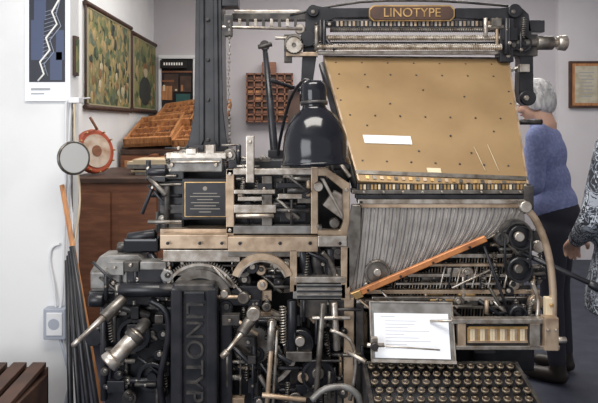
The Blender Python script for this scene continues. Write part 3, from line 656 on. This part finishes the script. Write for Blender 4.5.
# ================================================================ PEOPLE
def person(name,loc,yaw,top,legs,hairm,arms,scale=1.0,hair='short',lean=.06,headturn=0,headpitch=.0,flare=0,slim=1.0):
    e=empty(name); X=Matrix.Translation(loc)@Matrix.Rotation(yaw,4,'Z')@Matrix.Scale(scale,4)
    L=lambda z:-lean*max(0,z-.9)/.5
    def V(x,y,z): return (x,y+L(z),z)
    o=M('top_garment',e)
    g=slim
    o.ell(V(0,0,1.0),(.175*g,.135*g,.14),top); o.ell(V(0,0,1.13),(.155*g,.12*g,.14),top); o.ell(V(0,.0,1.28),(.175*g,.125*g,.15),top); o.ell(V(0,.01,1.38),(.165,.095,.075),top)
    o.cap(V(-.13,.01,1.405),V(.13,.01,1.405),.058,.058,top); o.cap(V(0,.01,1.41),V(0,.0,1.46),.07,.06,top)
    if flare: o.lathe(V(0,0,.72),(0,0,1),[(.25,0),(.24,.1),(.205,.26),(.18,.4)],top,24)
    hands=[]
    for sgn,(el,wr) in zip((-1,1),arms):
        sh=Vector(V(sgn*.175,.01,1.39)); el=Vector(el); wr=Vector(wr)
        o.cap(sh,el,.062,.048,top); o.cap(el,wr,.049,.036,top); hands.append((sgn,el,wr))
    o.done(.012,4,X)
    if flare:
        o=M('shoulder_bag_strap',e)
        o.tube([(-.10,-.11,1.30),(-.13,-.06,1.43),(-.13,.02,1.475),(-.12,.10,1.42),(-.04,.15,1.25),(.10,.17,1.0),(.17,.14,.9)],.016,SHOE,8,4)
        o.hexa([(.10,.13,.98),(.30,.13,.98),(.30,.13,.72),(.10,.13,.72),(.10,.23,.98),(.30,.23,.98),(.30,.23,.72),(.10,.23,.72)],SHOE,.02)
        o.done(None,0,X)
    o=M('trousers',e)
    o.ell((0,0,.95),(.165,.125,.12),legs)
    for s_ in (-1,1):
        o.cap((s_*.09,0,.86),(s_*.095,-.01,.50),.088,.062,legs); o.cap((s_*.095,-.01,.50),(s_*.1,.02,.12),.064,.05,legs)
    o.done(.014,4,X)
    o=M('shoes',e)
    for s_ in (-1,1): o.cap((s_*.1,.04,.045),(s_*.105,-.13,.038),.043,.036,SHOE); o.cap((s_*.1,.03,.06),(s_*.1,.02,.13),.043,.045,SHOE)
    o.done(.01,2,X)
    hd=Matrix.Translation(V(0,-.01,1.59))@Matrix.Rotation(headturn,4,'Z')@Matrix.Rotation(headpitch,4,'X')
    o=M('head',e)
    o.ell((0,.012,.02),(.073,.092,.095),SKIN); o.ell((0,-.025,-.045),(.052,.06,.065),SKIN); o.ell((0,-.06,-.085),(.026,.025,.022),SKIN)
    o.cap((0,-.082,.01),(0,-.1,-.022),.009,.013,SKIN); o.ell((-.04,-.068,-.025),(.022,.018,.022),SKIN); o.ell((.04,-.068,-.025),(.022,.018,.022),SKIN); o.ell((0,-.074,.04),(.05,.02,.014),SKIN)
    for s_ in (-1,1): o.ell((s_*.076,.012,-.005),(.009,.018,.032),SKIN)
    o.ell((0,-.083,-.052),(.024,.009,.009),SKIN); o.cap((0,.02,-.06),(0,.03,-.16),.052,.056,SKIN)
    o.done(.006,3,X@hd)
    o=M('face_features',e)
    for s_ in (-1,1): o.ell((s_*.03,-.080,.012),(.014,.010,.010),EYEW,12,8); o.ell((s_*.03,-.0885,.012),(.006,.004,.006),EYEB,10,6); o.cap((s_*.018,-.092,.034),(s_*.044,-.083,.036),.004,.003,hairm)
    o.ell((0,-.0915,-.052),(.022,.005,.0055),LIP,12,8); o.done(None,0,X@hd)
    o=M('hair',e)
    o.ell((0,.028,.045),(.086,.098,.090),hairm,24,16); o.ell((0,.062,-.005),(.082,.064,.09),hairm)
    for s_ in (-1,1): o.ell((s_*.066,.03,.01),(.024,.055,.07),hairm)
    R=random.Random(2)
    for i in range(120):
        a=R.uniform(0,2*math.pi); ph=R.uniform(.05,1.7); p=Vector((math.sin(ph)*math.cos(a)*.088,.03+math.sin(ph)*math.sin(a)*.098,.040+math.cos(ph)*.092))
        if p.y<-.045 and p.z<.07: continue
        o.cap(p,p+Vector((p.x*.12,.008,-.035)),.006,.003,hairm)
    if hair=='long': o.cap((0,.07,0),(0,.08,-.14),.075,.06,hairm)
    o.done(.0035,1,X@hd)
    for sgn,el,wr in hands:
        o=M('hand_'+('right' if sgn<0 else 'left'),e)
        d=(wr-el).normalized(); side=Vector((-sgn,0,0)); side=(side-d*side.dot(d)).normalized(); up=d.cross(side).normalized()
        if up.z<0: up=-up
        o.cap(wr-d*.02,wr+d*.02,.026,.028,SKIN)
        for kx in (-.024,-.008,.008,.024): o.cap(wr+d*.02+side*kx*.8,wr+d*.085+side*kx,.014,.012,SKIN)
        for i,(kx,Ln) in enumerate(((.028,.068),(.0095,.078),(-.0095,.072),(-.028,.056))):
            p=wr+d*.088+side*kx; b1=(d*.9-up*.35).normalized(); b2=(d*.55-up*.8).normalized(); b3=(d*.15-up).normalized()
            p1=p+b1*Ln*.45; p2=p1+b2*Ln*.32; p3=p2+b3*Ln*.22
            o.cap(p,p1,.0095,.0085,SKIN); o.cap(p1,p2,.0085,.0078,SKIN); o.cap(p2,p3,.0078,.007,SKIN)
        t0=wr+d*.03+side*.026; t1=t0+(d*.6+side*.8-up*.3).normalized()*.035; t2=t1+(d*.9+side*.1-up*.4).normalized()*.028
        o.cap(t0,t1,.013,.011,SKIN); o.cap(t1,t2,.0105,.008,SKIN)
        o.done(.0035,2,X)
    return e
wx=q(557,0,1.3).x
person('elderly_woman',(wx,1.3,0),math.radians(-125),CARD,TROU,HAIR,
   [((-.24,-.10,1.12),(-.16,-.32,1.02)),((.245,-.06,1.12),(.19,-.30,1.00))],1.01,lean=.085,headpitch=.3,headturn=-.1,slim=.95)
vx=q(653,0,.2).x
person('museum_visitor',(vx,.2,0),math.radians(-176),JACK,TROU,HAIRB,
   [((-.27,.03,1.10),(-.20,-.20,.98)),((.27,.03,1.10),(.20,-.20,.98))],1.0,hair='long',flare=1,lean=0)

# ================================================================ LIGHT
def area(name,loc,rot,size,sy,en,col=(1,1,1)):
    l=bpy.data.lights.new(name,'AREA'); l.shape='RECTANGLE'; l.size=size; l.size_y=sy; l.energy=en; l.color=col
    o=bpy.data.objects.new(name,l); bpy.context.collection.objects.link(o); o.location=loc; o.rotation_euler=rot
area('ceiling_light_panel',(-.2,-.9,3.1),(0,0,0),1.8,.9,72,(1,.95,.88))
area('ceiling_light_panel',(1.2,2.6,3.1),(0,0,0),2.4,1.2,72,(1,.96,.91))
area('ceiling_light_panel',(-.6,2.2,3.1),(0,0,0),1.2,1.2,30,(1,.96,.91))
area('front_fill_light',(-1.9,-2.8,1.7),(math.radians(84),0,math.radians(-33)),2.0,1.8,62,(.95,.97,1))  # unseen fill light added behind the camera to brighten the machine
w=bpy.data.worlds.new('World'); bpy.context.scene.world=w; w.use_nodes=True
w.node_tree.nodes['Background'].inputs[0].default_value=(.98,.97,1,1); w.node_tree.nodes['Background'].inputs[1].default_value=.6
bpy.context.scene.view_settings.view_transform='Standard'
# ================================================================ CAMERA
cd=bpy.data.cameras.new('camera'); cam=bpy.data.objects.new('camera',cd); bpy.context.collection.objects.link(cam)
cd.sensor_width=36; cd.lens=F/598*36; cd.shift_y=-(201.5-HY)/598; cam.location=(0,CY,CZ); cam.rotation_euler=(math.pi/2,0,0)
cd.clip_start=.05
bpy.context.scene.camera=cam
